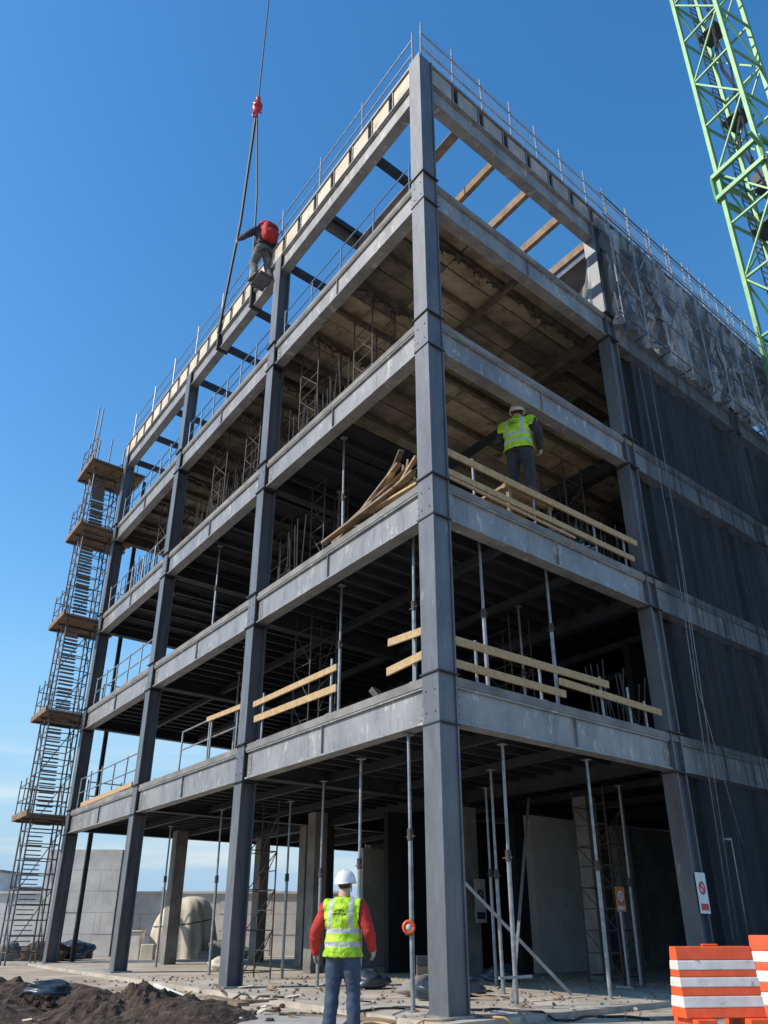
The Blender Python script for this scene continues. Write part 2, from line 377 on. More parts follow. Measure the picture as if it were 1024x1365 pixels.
for (u,v) in ((4.2,.6),(9.5,.8),(12,.7),(6.6,2),(17,1)): prop(u,v,ZL[1]+.05,ZL[2]-.38)
def tower(name,u,v,z0,z1,w=.8,d=.8,r=.022,k='rebar',step=.45):
    g=MB()
    for a in (0,w):
        for b in (0,d): g.tube(P(u+a,v+b,z0),P(u+a,v+b,z1),r,k,6)
    z=z0+.15;n=0
    while z<z1-.05:
        for b in (0,d): g.tube(P(u,v+b,z),P(u+w,v+b,z),r*.6,k,5)
        if n%2==0:
            for a in (0,w): g.tube(P(u+a,v,z),P(u+a,v+d,z),r*.6,k,5)
            if z+2*step<z1:
                g.tube(P(u,v,z),P(u+w,v,z+2*step),r*.6,k,5); g.tube(P(u+w,v+d,z),P(u,v+d,z+2*step),r*.6,k,5); g.tube(P(u,v,z),P(u,v+d,z+2*step),r*.6,k,5)
        z+=step;n+=1
    return g.obj(name)
tower('shoring_frame',5.6,.5,ZL[2]+.05,ZL[3]-.4,1.0); tower('shoring_frame',3.4,.9,ZL[2]+.05,ZL[3]-.4,.9)
tower('shoring_frame',6.1,1.2,ZL[1]+.05,ZL[2]-.4,.7); tower('shoring_frame',6.2,1.0,ZL[0]+.05,ZL[1]-.4,.8)
tower('shoring_frame',LB+4.3,.5,ZL[2]+.05,ZL[3]-.4,1.1); tower('shoring_frame',LB+2.0,.6,ZL[2]+.05,ZL[3]-.4,1.0); tower('shoring_frame',LB+.9,.6,ZL[1]+.05,ZL[2]-.4,.7)
tower('shoring_frame',2*LB+2.6,.6,ZL[2]+.05,ZL[3]-.4,1.0); tower('shoring_frame',LB+5.7,.9,ZL[2]+.05,ZL[3]-.4,.6)
tower('shoring_frame',LB+2,1.3,.085,4.2,.9); tower('shoring_frame',2.3,7.5,.085,4.2,1.0)
tower('shoring_frame',3.0,5.2,ZL[0]+.05,ZL[1]-.4,1.0); tower('shoring_frame',1.2,5.9,ZL[1]+.05,ZL[2]-.4,.8)
g=MB()
for li,(u0,u1) in ((2,(3.2,7)),(2,(LB+1,2*LB-1)),(1,(5.8,7)),(2,(2*LB+1,UE-1))):
    u=u0
    while u<u1:
        g.tube(P(u,.35,ZL[li]+.05),P(u+random.uniform(-.15,.15),.35+random.uniform(-.1,.1),ZL[li]+random.uniform(.4,1.9)),.016,'rebar',5); u+=random.uniform(.08,.2)
v=5.0
while v<6.9:
    for li in (0,1): g.tube(P(.4,v,ZL[li]+.05),P(.4+random.uniform(-.2,.2),v+random.uniform(-.1,.1),ZL[li]+random.uniform(.5,1.5)),.014,'rebar',5)
    v+=random.uniform(.08,.25)
g.obj('starter_bars')
g=MB()
g.bar(P(.9,2.3,.1),P(3.3,5.8,3.9),.05,.05,'galv'); g.bar(P(1.3,4.4,.1),P(2.6,2.2,2.4),.05,.05,'galv'); g.bar(P(.4,1.5,.5),P(.4,2.3,.5),.04,.04,'galv')
g.obj('diagonal_brace')

# ------------------------------------------------------------------ netting on right part
g=MB()
for li in range(4):
    z0=(.09 if li==0 else ZL[li-1]+.06); z1=ZL[li]-.74
    for j in (1,2):
        def fn(a,b,z0=z0,z1=z1,j=j):
            v=j*RB+.25+a*(RB-.5); z=z0+b*(z1-z0)
            return P(.12+.08*math.sin(v*7+math.sin(z*.9))+.05*noise.noise(Vector((v*2,z*.5,li))),v,z)
        g.grid(60,10,fn,'net')
g.obj('debris_netting',smooth=True,recalc=False)
g=MB()
def fn(a,b):
    v=RB+.45+a*(2*RB-1); z=.3+b*16.0
    return P(-.34+.1*noise.noise(Vector((v*1.2,z*.25,3)))+.05*math.sin(v*9+z*.3),v,z)
g.grid(120,30,fn,'net2')
for i in range(30):
    v=RB+.6+random.random()*(2*RB-1); z1=random.uniform(9,17)
    g.chain([P(-.5,v,z1),P(-.46,v+random.uniform(-.3,.3),z1*.6),P(-.5,v+random.uniform(-.6,.6),random.uniform(.5,5))],[.009]*3,'galv' if i%3==0 else 'black',5)
g.obj('debris_netting',smooth=True,recalc=False)
# wrap sheeting, hanging in swags between the scaffold standards
g=MB()
def fs(a,b):
    v=RB+.05+a*(2*RB); z=16.35+b*(4.15+.2*noise.noise(Vector((v*.8,9,0))))
    ph=(v-RB-.1)/1.25; sw=abs(math.sin(math.pi*ph))
    folds=.07*math.sin(v*11+z*1.6+2*noise.noise(Vector((v,z*.5,0))))+.04*math.sin(v*23-z*2.2)
    dia=(1-abs(noise.noise(Vector((v*1.1+z*.9,z*.3-v*.25,0)))))**5*.22
    return P(-.22-folds*(.4+.6*sw)-dia-.08*sw,v,z-.15*sw*b)
g.grid(300,40,fs,'foil')
def fs2(a,b):
    u=-.25+b*1.3; v=RB-.02; z=16.75+a*3.0*(1-.8*b**.8)
    return P(u,v-.12-.07*math.sin(u*11+z)-.1*noise.noise(Vector((u*2,z*.6,4))),z)
g.grid(40,30,fs2,'foil')
g.obj('silver_sheeting',smooth=True,recalc=False)
g=MB()
v=RB+.1
while v<VE:
    g.tube(P(-.6,v,16.2),P(-.6,v+random.uniform(-.05,.05),21.4),.024,'galv'); g.tube(P(-.6,v,16.5),P(0,v,16.5),.024,'scaf')
    g.tube(P(-.6,v,17.0),P(-.6,v+1.25,19.2),.02,'scaf')
    v+=1.25
for z in (16.5,17.6,18.9,20.2,21.1): g.tube(P(-.6,RB-.1,z),P(-.6,VE,z),.022,'scaf')
for i in range(60):
    v=RB+random.random()*12; z=16.3+random.random()*3; g.tube(P(-.5-random.random()*.1,v,z),P(-.5,v+random.uniform(-1.2,1.2),z+random.uniform(-.8,1.6)),random.choice([.016,.03]),random.choice(['scaf','galv','rebar','galv']),5)
g.obj('edge_scaffold')

# ------------------------------------------------------------------ scaffold stair tower
S=empty('scaffold_stair_tower')
g=MB(); u0,u1,v0,v1=23.1,24.5,-1.3,-.1
g2=MB()
for a in (u0,(u0+u1)/2,u1):
    for b in (v0,v1): g.tube(P(a,b,0),P(a,b,20.4 if a>u0 else 21),.032,'scaf',6)
z=.4;n=0
while z<20:
    for b in (v0,v1): g.tube(P(u0,b,z),P(u1,b,z),.02,'scaf',5)
    for a in (u0,u1): g.tube(P(a,v0,z),P(a,v1,z),.02,'scaf',5)
    if n%4==0:
        for b in (v0,v1): g.tube(P(u0,b,z),P(u1,b,min(z+2,20.2)),.02,'scaf',5)
        g.tube(P(u0,v0,z),P(u0,v1,min(z+2,20.2)),.02,'scaf',5)
    t=(n%8)/8; 
    for s in range(3): g2.ubox(u0+.1+t*1.0+s*.05,u0+.3+t*1.0+s*.05,v0+.2,v0+.8,z+s*.16,z+s*.16+.03,'scaf')
    z+=.5;n+=1
g.obj('frame',S); g2.obj('stair_treads',S)
g=MB()
for z in ZL+[19.7]:
    z-=.1
    for i in range(9): 
        a=22.45+i*.26; g.ubox(a,a+.24,-1.6,.9+random.uniform(-.1,.1),z-.02,z+.03,'platf')
    g.ubox(22.4,24.85,-1.66,-1.61,z-.08,z+.13,'platf')
    g.ubox(24.83,24.88,-1.6,.9,z-.08,z+.13,'platf')
    for a in (22.6,23.8,24.7):
        g.tube(P(a,-1.58,z),P(a,-1.58,z+1.4),.022,'scaf',6)
        g.bar(P(a,-1.5,z-.07),P(a,.8,z-.07),.07,.08,'scaf')
    for b in (-1.0,0,.8): g.tube(P(24.8,b,z),P(24.8,b,z+1.3),.022,'scaf',6)
    for h in (.6,1.15): g.tube(P(22.6,-1.58,z+h),P(24.8,-1.58,z+h),.02,'scaf',6); g.tube(P(24.8,-1.58,z+h),P(24.8,.8,z+h),.02,'scaf',6)
for a,b,h in ((22.7,-1.5,22.4),(23.6,-1.5,23.0),(24.6,-.4,22.2),(22.6,.5,22.0)): g.tube(P(a,b,19.7),P(a,b,h),.03,'scaf',6)
g.obj('platforms',S)
g=MB()
for i in range(9): 
    z=1.5+i*2.2; g.tube(P(22.2,-.1,z),P(23.1,-.1,z),.02,'scaf',6)
for b in (.3,.9): g.ubox(22.75,22.9,b,b+.15,0,19.5,'beamd')
g.obj('ties',S)

# ------------------------------------------------------------------ tower crane mast
C=empty('tower_crane')
g=MB(); cx,cy=15.45,24.0; w=1.0; ang=math.radians(28)
def cp(a,b,z,s=1.0):
    x=a*w*s;y=b*w*s; return Vector((cx+x*math.cos(ang)-y*math.sin(ang),cy+x*math.sin(ang)+y*math.cos(ang),z))
crn=[(-1,-1),(1,-1),(1,1),(-1,1)]
for c in crn: g.bar(cp(*c,0),cp(*c,48),.17,.17,'green',up=(math.cos(ang),math.sin(ang),0))
z=.6;n=0
while z<45:
    for i in range(4):
        a=crn[i];b=crn[(i+1)%4]
        g.bar(cp(*a,z),cp(*b,z),.09,.09,'green')
        if (n+i)%2: g.bar(cp(*a,z),cp(*b,z+2.9),.07,.07,'green')
        else: g.bar(cp(*b,z),cp(*a,z+2.9),.07,.07,'green')
    z+=2.9;n+=1
g.obj('mast',C)
g=MB()
for s in (-.22,.22): g.tube(cp(s-.35,.5,0),cp(s-.35,.5,47),.03,'beamd',6)
z=.3
while z<47:
    g.tube(cp(-.57,.5,z),cp(-.13,.5,z),.018,'beamd',5); z+=.32
for z in (8,14,20,26.5,33,39): 
    g.box8([cp(-.1,-.2,z),cp(.85,-.2,z),cp(.85,.85,z),cp(-.1,.85,z),cp(-.1,-.2,z+.06),cp(.85,-.2,z+.06),cp(.85,.85,z+.06),cp(-.1,.85,z+.06)],'beamd')
pts=[cp(.2+.25*math.sin(i*.9),.1+.2*math.cos(i*1.3),10+i*1.1) for i in range(34)]
g.chain(pts,[.07]*34,'black',6)
pts=[cp(-.5+.15*math.sin(i*1.7),-.4+.1*math.cos(i),10+i*1.1) for i in range(34)]
g.chain(pts,[.045]*34,'black',6)
g.obj('ladder_and_cables',C)
g=MB()
for z in (28.2,29.4):
    for i in range(4):
        a=crn[i];b=crn[(i+1)%4]; g.bar(cp(*a,z,1.18),cp(*b,z,1.18),.15,.2,'green')
for c in crn: g.bar(cp(*c,28.2,1.18),cp(*c,29.4,1.18),.13,.13,'green')
g.bar(cp(-1.2,-1.2,28.8),cp(-1.9,-1.3,29.1),.12,.12,'green')
g.box8([cp(a,b,z) for z in (28.35,29.25) for (a,b) in ((.1,-.9),(.9,-.9),(.9,.3),(.1,.3))],'beamd')
g.obj('mast_collar',C)

# ------------------------------------------------------------------ hook + slings
H=empty('crane_hook')
hk=Vector((-4.9,21.2,29.3)); g=MB()
g.tube(hk+Vector((0,0,.5)),hk+Vector((0,0,34)),.03,'black',6)
g.chain([hk+Vector((.02,0,-.3)),hk.lerp(P(9.3,-.25,20.2),.5)+Vector((.12,-.1,-.2)),P(9.3,-.25,20.2)],[.035]*3,'black',6)
g.chain([hk+Vector((-.03,0,-.3)),hk.lerp(P(12.0,-.25,20.2),.5)+Vector((.1,0,-.2)),P(12.0,-.25,20.2)],[.055]*3,'black',6)
for u in (9.3,12.0): g.ubox(u-.06,u+.06,-.26,.2,19.5,20.95,'black')
g.obj('rope_and_slings',H)
g=MB()
g.ell(hk+Vector((0,0,.25)),(.2,.12,.34),'red'); g.tube(hk+Vector((0,-.16,.3)),hk+Vector((0,.16,.3)),.15,'red',14)
g.ell(hk+Vector((0,0,.72)),(.09,.09,.16),'red')
pts=[hk+Vector((.02+.17*math.sin(t),0,-.28-.17*math.cos(t)+.08)) for t in np.linspace(-.2,-4.3,12)]
g.chain([hk+Vector((0,0,.05))]+pts,[.06]+[.055-.002*i for i in range(12)],'red',8)
g.obj('hook_block',H,smooth=True)

# ------------------------------------------------------------------ ground and surroundings
M['gr']=mat('site_ground',(.48,.405,.32),(.3,.25,.19),.95,0,.6,bump=.8,bscale=12,c3=(.19,.15,.11),c3t=.54,c3s=1.3,c5=(.12,.09,.065))
g=MB(); g.add([(-3000,-3000,0),(3000,-3000,0),(3000,3000,0),(-3000,3000,0)],[(0,1,2,3)],'gr'); g.obj('ground')
g=MB()
def mound(cx_,cy_,rx,ry,h,seed,k='soil',n=80):
    def f(a,b):
        x=(a*2-1);y=(b*2-1); r=math.sqrt(x*x+y*y); q=Vector((x*rx,y*ry,seed))
        z=h*max(0,1-r*r)*(.75+.8*noise.noise(q*.9))+max(0,1-r)*(.22*noise.noise(q*2.6)+.13*noise.noise(q*7)+.06*noise.noise(q*15))
        return (cx_+x*rx,cy_+y*ry,z-.03)
    g.grid(n,n,f,k)
mound(-6.7,15.0,3.2,2.3,.7,1); mound(-3.7,13.7,2.1,1.3,.42,5); mound(-10.5,19.5,3.5,2.2,.5,9)
for i in range(220):
    x=random.gauss(-5.6,2.0);y=random.gauss(14.6,1.3); s=random.uniform(.03,.1)
    g.ell((x,y,.12+random.random()*.25 if abs(x+6.4)<1.6 and abs(y-14.9)<1 else .03),(s,s*.8,s*.6),'soil',6,4,Matrix.Rotation(random.random()*3,3,'X'))
g.obj('soil_mound',smooth=False,recalc=False)
g=MB()
for i in range(1200):
    x=random.uniform(-11,6);y=random.uniform(12.5,24); s=random.uniform(.012,.05)*(1.5 if random.random()<.08 else 1)
    r=Matrix.Rotation(random.random()*3,3,'Z')@Matrix.Rotation(random.random()*3,3,'X'); zb=.0
    rel=Vector((x,y,0))-F0; a=(rel.x*RD.y-RD.x*rel.y)/-.99; b=(LD.x*rel.y-LD.y*rel.x)/-.99
    if a>-.6 and b>-.6: zb=.085; 
    g.ell((x,y,zb+s*.3),(s,s*random.uniform(.6,1),s*.55),random.choice(['rock','rock','slab','woodo']),5,3,r)
g.obj('rubble',recalc=False)
def lump(name,c,r,k,seed,n=24):
    g=MB(); vs=[];fs=[]
    for i in range(n+1):
        ph=math.pi*i/n
        for j in range(n):
            t=2*math.pi*j/n; d=Vector((math.sin(ph)*math.cos(t),math.sin(ph)*math.sin(t),math.cos(ph)))
            q=1+.45*noise.noise(d*1.7+Vector((seed,0,0)))+.2*(1-abs(noise.noise(d*5+Vector((0,seed,0)))))
            p=Vector((d.x*r[0]*q,d.y*r[1]*q,d.z*r[2]*q)); p.z=max(p.z,-r[2]*.6); vs.append(Vector(c)+p)
    for i in range(n):
        for j in range(n): fs.append((i*n+j,(i+1)*n+j,(i+1)*n+(j+1)%n,i*n+(j+1)%n))
    g.add(vs,fs,k); return g.obj(name,smooth=True)
lump('plastic_bag',(-5.0,14.0,.4),(.32,.2,.1),'bag',3)
for i,(u,v,k) in enumerate(((2.2,1.7,'bag'),(3.0,1.9,'slab'),(2.6,2.6,'bag'),(5.2,2.2,'bag'),(4.8,6,'bag'),(14,3,'tarp'))):
    lump('material_sack',P(u,v,.22),(.36,.26,.18),k,i*2.7)
g=MB(); pp=P(3.6,3.0,.09)
for i in range(7): g.box(pp.x-.6,pp.x+.6,pp.y-.4+i*.13,pp.y-.31+i*.13,.21,.23,'woodo')
for x in (-.55,0,.45): g.box(pp.x+x,pp.x+x+.1,pp.y-.4,pp.y+.47,.09,.209,'woodo')
for i in range(3):
    g.box(pp.x-.5,pp.x+.45-.1*i,pp.y-.35,pp.y+.4,.232+i*.16,.38+i*.16,['slab','joist','beamd'][i])
g.obj('loaded_pallet')
for (sx,sy,ln,k,ph) in ((-1.6,14.6,12,'black',0),(-.3,13.2,8,'wood',1.3),(-4.2,17.2,10,'black',2),(1.5,14.2,9,'black',.6)):
    g=MB(); pts=[]
    for i in range(ln*2):
        x=sx+i*.14; y=sy+.3*math.sin(i*.55+ph)+.12*math.sin(i*1.3)
        rel=Vector((x,y,0))-F0; a=(rel.x*RD.y-RD.x*rel.y)/-.99; b=(LD.x*rel.y-LD.y*rel.x)/-.99
        pts.append((x,y,.105 if (a>-.7 and b>-.7) else .02))
    g.chain(pts,[.018]*len(pts),k,6); g.obj('hose',smooth=True)
g=MB()
for i in range(60):
    x=random.uniform(-7.5,3);y=random.uniform(13,19.5); rel=Vector((x,y,0))-F0; a=(rel.x*RD.y-RD.x*rel.y)/-.99; b=(LD.x*rel.y-LD.y*rel.x)/-.99
    z=.1 if (a>-.8 and b>-.8) else .02
    t=random.random()*6.28; L_=random.uniform(.12,.6); g.bar((x,y,z+.01),(x+L_*math.cos(t),y+L_*math.sin(t),z+.02+random.random()*.08),random.uniform(.03,.12),.02,random.choice(['woodo','wood','galv','rebar','tarp','white','black','rebar']))
g.obj('offcut_scraps')
g=MB()
g.chain([(-5.1,21.0,.06),(-3.6,17.3,.05),(-2.0,13.4,.05)],[.05]*3,'white',10); g.obj('plastic_pipe',smooth=True)
g=MB(); g.bar((-3.4,15.2,.14),(-1.9,15.6,.14),.2,.04,'woodo'); g.bar((-1.2,14.4,.03),(.3,13.6,.03),.2,.04,'woodo'); g.bar((-3.1,16.7,.12),(-2.2,14.9,.14),.2,.05,'woodo'); g.obj('plank',bevel=.004)
g=MB(); g.box8([(-2.0,13.0,.01),(-.6,12.6,.01),(-.5,13.9,.01),(-1.9,14.3,.01),(-2.0,13.0,.05),(-.6,12.6,.05),(-.5,13.9,.05),(-1.9,14.3,.05)],'conc'); g.obj('concrete_paver')
# tarp pile: broad hump with draped pleats
g=MB()
def tp(a,b):
    t=a*2*math.pi; r=math.cos(b*math.pi/2)**.7
    k=1+.05*math.sin(t*14)*(1-b)+.06*math.sin(t*5+1)+.1*noise.noise(Vector((math.cos(t),math.sin(t),b*1.5)))
    zz=2.25*math.sin(b*math.pi/2)**.8*(1+.13*math.cos(t-.6)*math.cos(b*1.5))
    return Vector((-8.0+1.3*r*k*math.cos(t),36.6+1.0*r*k*math.sin(t),zz))
g.grid(90,24,tp,'tarp')
g.chain([tp(i/40,.35)*1.0+Vector((0,-.01,0)) for i in range(41)],[.02]*41,'black',5)
g.obj('tarp_covered_pile',smooth=True,recalc=False)
g=MB(); g.box(-10.1,-9.4,35.6,36.2,0,1.0,'white'); g.box(-10.15,-9.35,35.55,36.25,1.0,1.06,'tarp'); g.box(-9.2,-8.7,35.0,35.4,.0,.6,'tarp'); g.obj('storage_crate',bevel=.03)
for i,(x,y,k) in enumerate(((-15,36.5,'slab'),(-13.3,36.2,'soil'),(-12.5,37,'bag'),(-6.2,36,'slab'),(-16.3,37,'soil'))): lump('material_sack',(x,y,.25),(.8,.5,.35),k,i+20)
g=MB()
def blocks(x0,x1,y,z0,z1,bw,bh):
    z=z0;r=0
    while z<z1-.05:
        x=x0-(bw/2 if r%2 else 0)
        while x<x1:
            a=max(x,x0)+.008; b=min(x+bw,x1)-.008
            if b-a>.05: g.box(a,b,y+random.uniform(0,.03),y+.6,z+.006,min(z+bh,z1)-.006,'wall')
            x+=bw
        z+=bh;r+=1
    g.box(x0,x1,y+.05,y+.55,z0,z1-.02,'slab')
blocks(-34,-2,42,0,2.55,2.4,.85)
blocks(-15.6,-12.2,41.2,0,4.4,1.7,.88)
g.box(-34,-15.7,41.9,42.65,2.55,2.65,'wall'); g.box(-12.1,-2,41.9,42.65,2.55,2.65,'wall')
g.obj('retaining_wall')
# distant buildings beyond the wall
M['glass']=mat('dark_window_glass',(.05,.07,.09),(.03,.045,.06),.15,0,1,bump=0)
for (x,y,wd,h) in ((-68,150,7,9.2),(-60,155,9,6.8),(-85,160,12,8),(-48,150,6,6.6)):
    e=empty('distant_building',(x,y,0)); g=MB(); g.box(-wd/2,wd/2,0,8,0,h,'wall'); g.box(-wd/2-.2,wd/2+.2,-.2,8.2,h+.001,h+.35,'slab'); g.obj('walls',e)
    g=MB(); z=1.2
    while z<h-1.5:
        q=-wd/2+.7
        while q<wd/2-1.2: g.box(q,q+1.1,-.04,-.004,z,z+1.3,'glass'); q+=1.9
        z+=2.6
    g.obj('windows',e)
M['leaf']=mat('foliage',(.13,.125,.03),(.05,.06,.018),.8,0,.8)
g=MB()
for t in range(26):
    tx=random.uniform(-55,20); ty=random.uniform(85,110); h=random.uniform(3.4,4.9)
    g.chain([(tx,ty,0),(tx+.2,ty,h*.6)],[.18,.07],'joist',5)
    for i in range(190):
        a=random.random()*6.28; rr=random.random()**.5*h*.36*random.choice([1,.8]); zq=h*.3+random.random()*h*.7
        rr*=math.sin(min(1,(zq/h))*2.6)+.15
        c=Vector((tx+rr*math.cos(a),ty+rr*math.sin(a),zq)); s=random.uniform(.12,.3)
        d1=Vector((random.uniform(-1,1),random.uniform(-1,1),random.uniform(-1,1)))*s; d2=Vector((random.uniform(-1,1),random.uniform(-1,1),random.uniform(-1,1)))*s
        g.add([c-d1,c+d2,c+d1],[(0,1,2)],'leaf')
g.obj('treeline',recalc=False)

# ------------------------------------------------------------------ signs
M['paper']=mat('sign_white',(.8,.8,.78),(.7,.7,.68),.5,bump=0)
M['sred']=mat('sign_red',(.65,.03,.03),(.55,.025,.025),.5,bump=0)
M['sor']=mat('sign_orange',(.75,.25,.08),(.6,.2,.06),.5,bump=0)
def sign(u,v,z,w,h,kb,ki,post=False):
    g=MB(); x=u-.235
    g.ubox(x-.012,x,v-w/2,v+w/2,z,z+h,kb)
    c=(v,z+h*.62); R=w*.33; n=20
    vs=[];fs=[]
    for i in range(n):
        t=2*math.pi*i/n
        for r in (R,R*.6): vs.append(P(x-.016,c[0]+r*math.cos(t),c[1]+r*math.sin(t)))
    for i in range(n): j=(i+1)%n; fs.append((2*i,2*j,2*j+1,2*i+1))
    g.add(vs,fs,ki); g.bar(P(x-.0185,v-R*.6,c[1]+R*.5),P(x-.0185,v+R*.6,c[1]-R*.5),.003,.045,ki)
    g.ubox(x-.016,x-.0125,v-w*.38,v+w*.38,z+h*.08,z+h*.24,ki)
    if post: g.ubox(x+.001,x+.05,v-.03,v+.03,.085,z+h,'galv'); g.ubox(x-.2,x+.25,v-.2,v+.2,.085,.12,'galv')
    g.obj('warning_sign',recalc=False)
sign(0,RB,1.45,.38,.75,'paper','sred'); sign(2.0,7.0,1.5,.34,.5,'sor','paper',True); sign(6.3,6.6,1.3,.4,1.0,'panelg','dark')
g=MB(); c=P(.95,-.02,1.22); n=18
g.chain([c+Vector((.08*math.cos(t),-.05,.08*math.sin(t))) for t in np.linspace(0,2*math.pi,n)],[.026]*n,'orange',8)
g.ell(c+Vector((0,-.05,0)),(.055,.03,.055),'white'); g.bar(c+Vector((-.05,0,-.1)),c+Vector((.05,0,-.1)),.05,.03,'rebar')
g.obj('orange_ring_marker',smooth=True)  # orange ring with a white centre, set by the prop; emits nothing

# ------------------------------------------------------------------ traffic barriers
def barrier(x,y,yaw,W,Ht):
    e=empty('traffic_barrier',(x,y,0)); e.rotation_euler=(0,0,yaw)
    g=MB(); fr=[0,.14,.3,.42,.56,.66,.8,1.0]; ks=['orange','white','orange','white','orange','white','orange']
    def hw(z): return .26-.17*min(1,z/Ht)**.7
    for i in range(7):
        z0=.12+fr[i]*(Ht-.12); z1=.12+fr[i+1]*(Ht-.12); k=ks[i]
        a,b=hw(z0),hw(z1); ex=.004 if i%2 else 0
        wa=W/2+.04*(1-z0/Ht); wb=W/2+.04*(1-z1/Ht)
        g.box8([(-wa-ex,-a-ex,z0),(wa+ex,-a-ex,z0),(wa+ex,a+ex,z0),(-wa-ex,a+ex,z0),(-wb-ex,-b-ex,z1),(wb+ex,-b-ex,z1),(wb+ex,b+ex,z1),(-wb-ex,b+ex,z1)],k)
    g.obj('striped_body',e,bevel=.014)
    g=MB(); 
    for s in (-1,1): g.box(s*W*.33-.14,s*W*.33+.14,-.36,.36,0,.118,'orange')
    g.box(-.12,.12,-.03,.03,Ht+.002,Ht+.03,'orange'); g.obj('feet_and_cap',e,bevel=.012)
barrier(4.64,13.2,math.radians(8),1.14,.98); barrier(5.74,13.0,math.radians(-32),1.1,1.12)

# ------------------------------------------------------------------ people
M['denim']=mat('denim',(.045,.07,.12),(.025,.04,.075),.85,0,7,bump=.6,bscale=18)
M['dpants']=mat('dark_trousers',(.03,.032,.038),(.018,.018,.022),.85,0,7,bump=.6,bscale=18)
M['gpants']=mat('grey_trousers',(.17,.165,.16),(.08,.08,.08),.85,0,9,bump=.6,bscale=18)
M['redcl']=mat('red_jacket_cloth',(.48,.025,.02),(.30,.013,.012),.8,0,7,bump=.6,bscale=16)
M['dkcl']=mat('dark_jacket_cloth',(.035,.037,.045),(.02,.02,.025),.8,0,7,bump=.6,bscale=16)
M['skin']=mat('skin',(.5,.3,.21),(.44,.25,.17),.6,bump=.05)
M['hair']=mat('hair',(.03,.02,.014),(.015,.01,.008),.7,0,30)
M['boot']=mat('work_boot',(.09,.055,.03),(.05,.03,.02),.7)
M['glove']=mat('work_glove',(.45,.4,.33),(.3,.26,.2),.85)
M['hwhite']=mat('helmet_white',(.8,.8,.78),(.72,.72,.7),.25,bump=0)
M['hred']=mat('helmet_red',(.5,.02,.03),(.4,.015,.02),.3,bump=0)
M['eye']=mat('eye_white',(.7,.7,.68),bump=0)
def vestmat():
    m,nt,b=new_mat('hi_vis_vest'); N=nt.nodes;K=nt.links
    tc=N.new('ShaderNodeTexCoord'); sp=N.new('ShaderNodeSeparateXYZ'); K.new(tc.outputs['Object'],sp.inputs[0])
    def math_(op,a,b_=None,c=None):
        n=N.new('ShaderNodeMath'); n.operation=op
        for i,x in enumerate((a,b_,c)):
            if x is None: continue
            if isinstance(x,(int,float)): n.inputs[i].default_value=x
            else: K.new(x,n.inputs[i])
        return n.outputs[0]
    def band_(s,lo,hi): return math_('MULTIPLY',math_('GREATER_THAN',s,lo),math_('LESS_THAN',s,hi))
    Z=sp.outputs[2]; X=math_('ABSOLUTE',sp.outputs[0]); Y=sp.outputs[1]
    st=math_('MAXIMUM',band_(Z,.985,1.04),band_(Z,1.13,1.185)); st=math_('MAXIMUM',st,math_('MULTIPLY',band_(X,.095,.14),math_('GREATER_THAN',Z,1.185)))
    no=N.new('ShaderNodeTexNoise'); no.inputs['Scale'].default_value=55; K.new(tc.outputs['Object'],no.inputs['Vector'])
    tx=math_('MULTIPLY',math_('MULTIPLY',math_('MAXIMUM',band_(Z,1.33,1.36),band_(Z,1.37,1.40)),math_('LESS_THAN',X,.075)),math_('MULTIPLY',math_('GREATER_THAN',no.outputs['Fac'],.47),math_('LESS_THAN',Y,0)))
    n2=N.new('ShaderNodeTexNoise'); n2.inputs['Scale'].default_value=9; K.new(tc.outputs['Object'],n2.inputs['Vector'])
    r=N.new('ShaderNodeValToRGB'); r.color_ramp.elements[0].color=(.25,.45,.01,1); r.color_ramp.elements[1].color=(.46,.74,.02,1); r.color_ramp.elements[0].position=.35;r.color_ramp.elements[1].position=.6
    K.new(n2.outputs[0],r.inputs[0])
    m1=N.new('ShaderNodeMix');m1.data_type='RGBA';K.new(st,m1.inputs[0]);K.new(r.outputs[0],m1.inputs[6]);m1.inputs[7].default_value=(.42,.44,.45,1)
    m2=N.new('ShaderNodeMix');m2.data_type='RGBA';K.new(tx,m2.inputs[0]);K.new(m1.outputs[2],m2.inputs[6]);m2.inputs[7].default_value=(.02,.02,.02,1)
    K.new(m2.outputs[2],b.inputs['Base Color']); b.inputs['Roughness'].default_value=.6
    bp=N.new('ShaderNodeBump');bp.inputs['Strength'].default_value=.9;bp.inputs['Distance'].default_value=.06;K.new(n2.outputs[0],bp.inputs['Height']);K.new(bp.outputs[0],b.inputs['Normal'])
    return m
M['vest']=vestmat()
def remesh(mb,vox,it,name):
    me=mb.mesh('tmp'); o=bpy.data.objects.new('tmp',me); COL.objects.link(o)
    r=o.modifiers.new('r','REMESH'); r.mode='VOXEL'; r.voxel_size=vox
    s=o.modifiers.new('s','SMOOTH'); s.iterations=it; s.factor=.5
    dg=bpy.context.evaluated_depsgraph_get(); out=bpy.data.meshes.new_from_object(o.evaluated_get(dg)); out.name=name
    bpy.data.objects.remove(o); return out
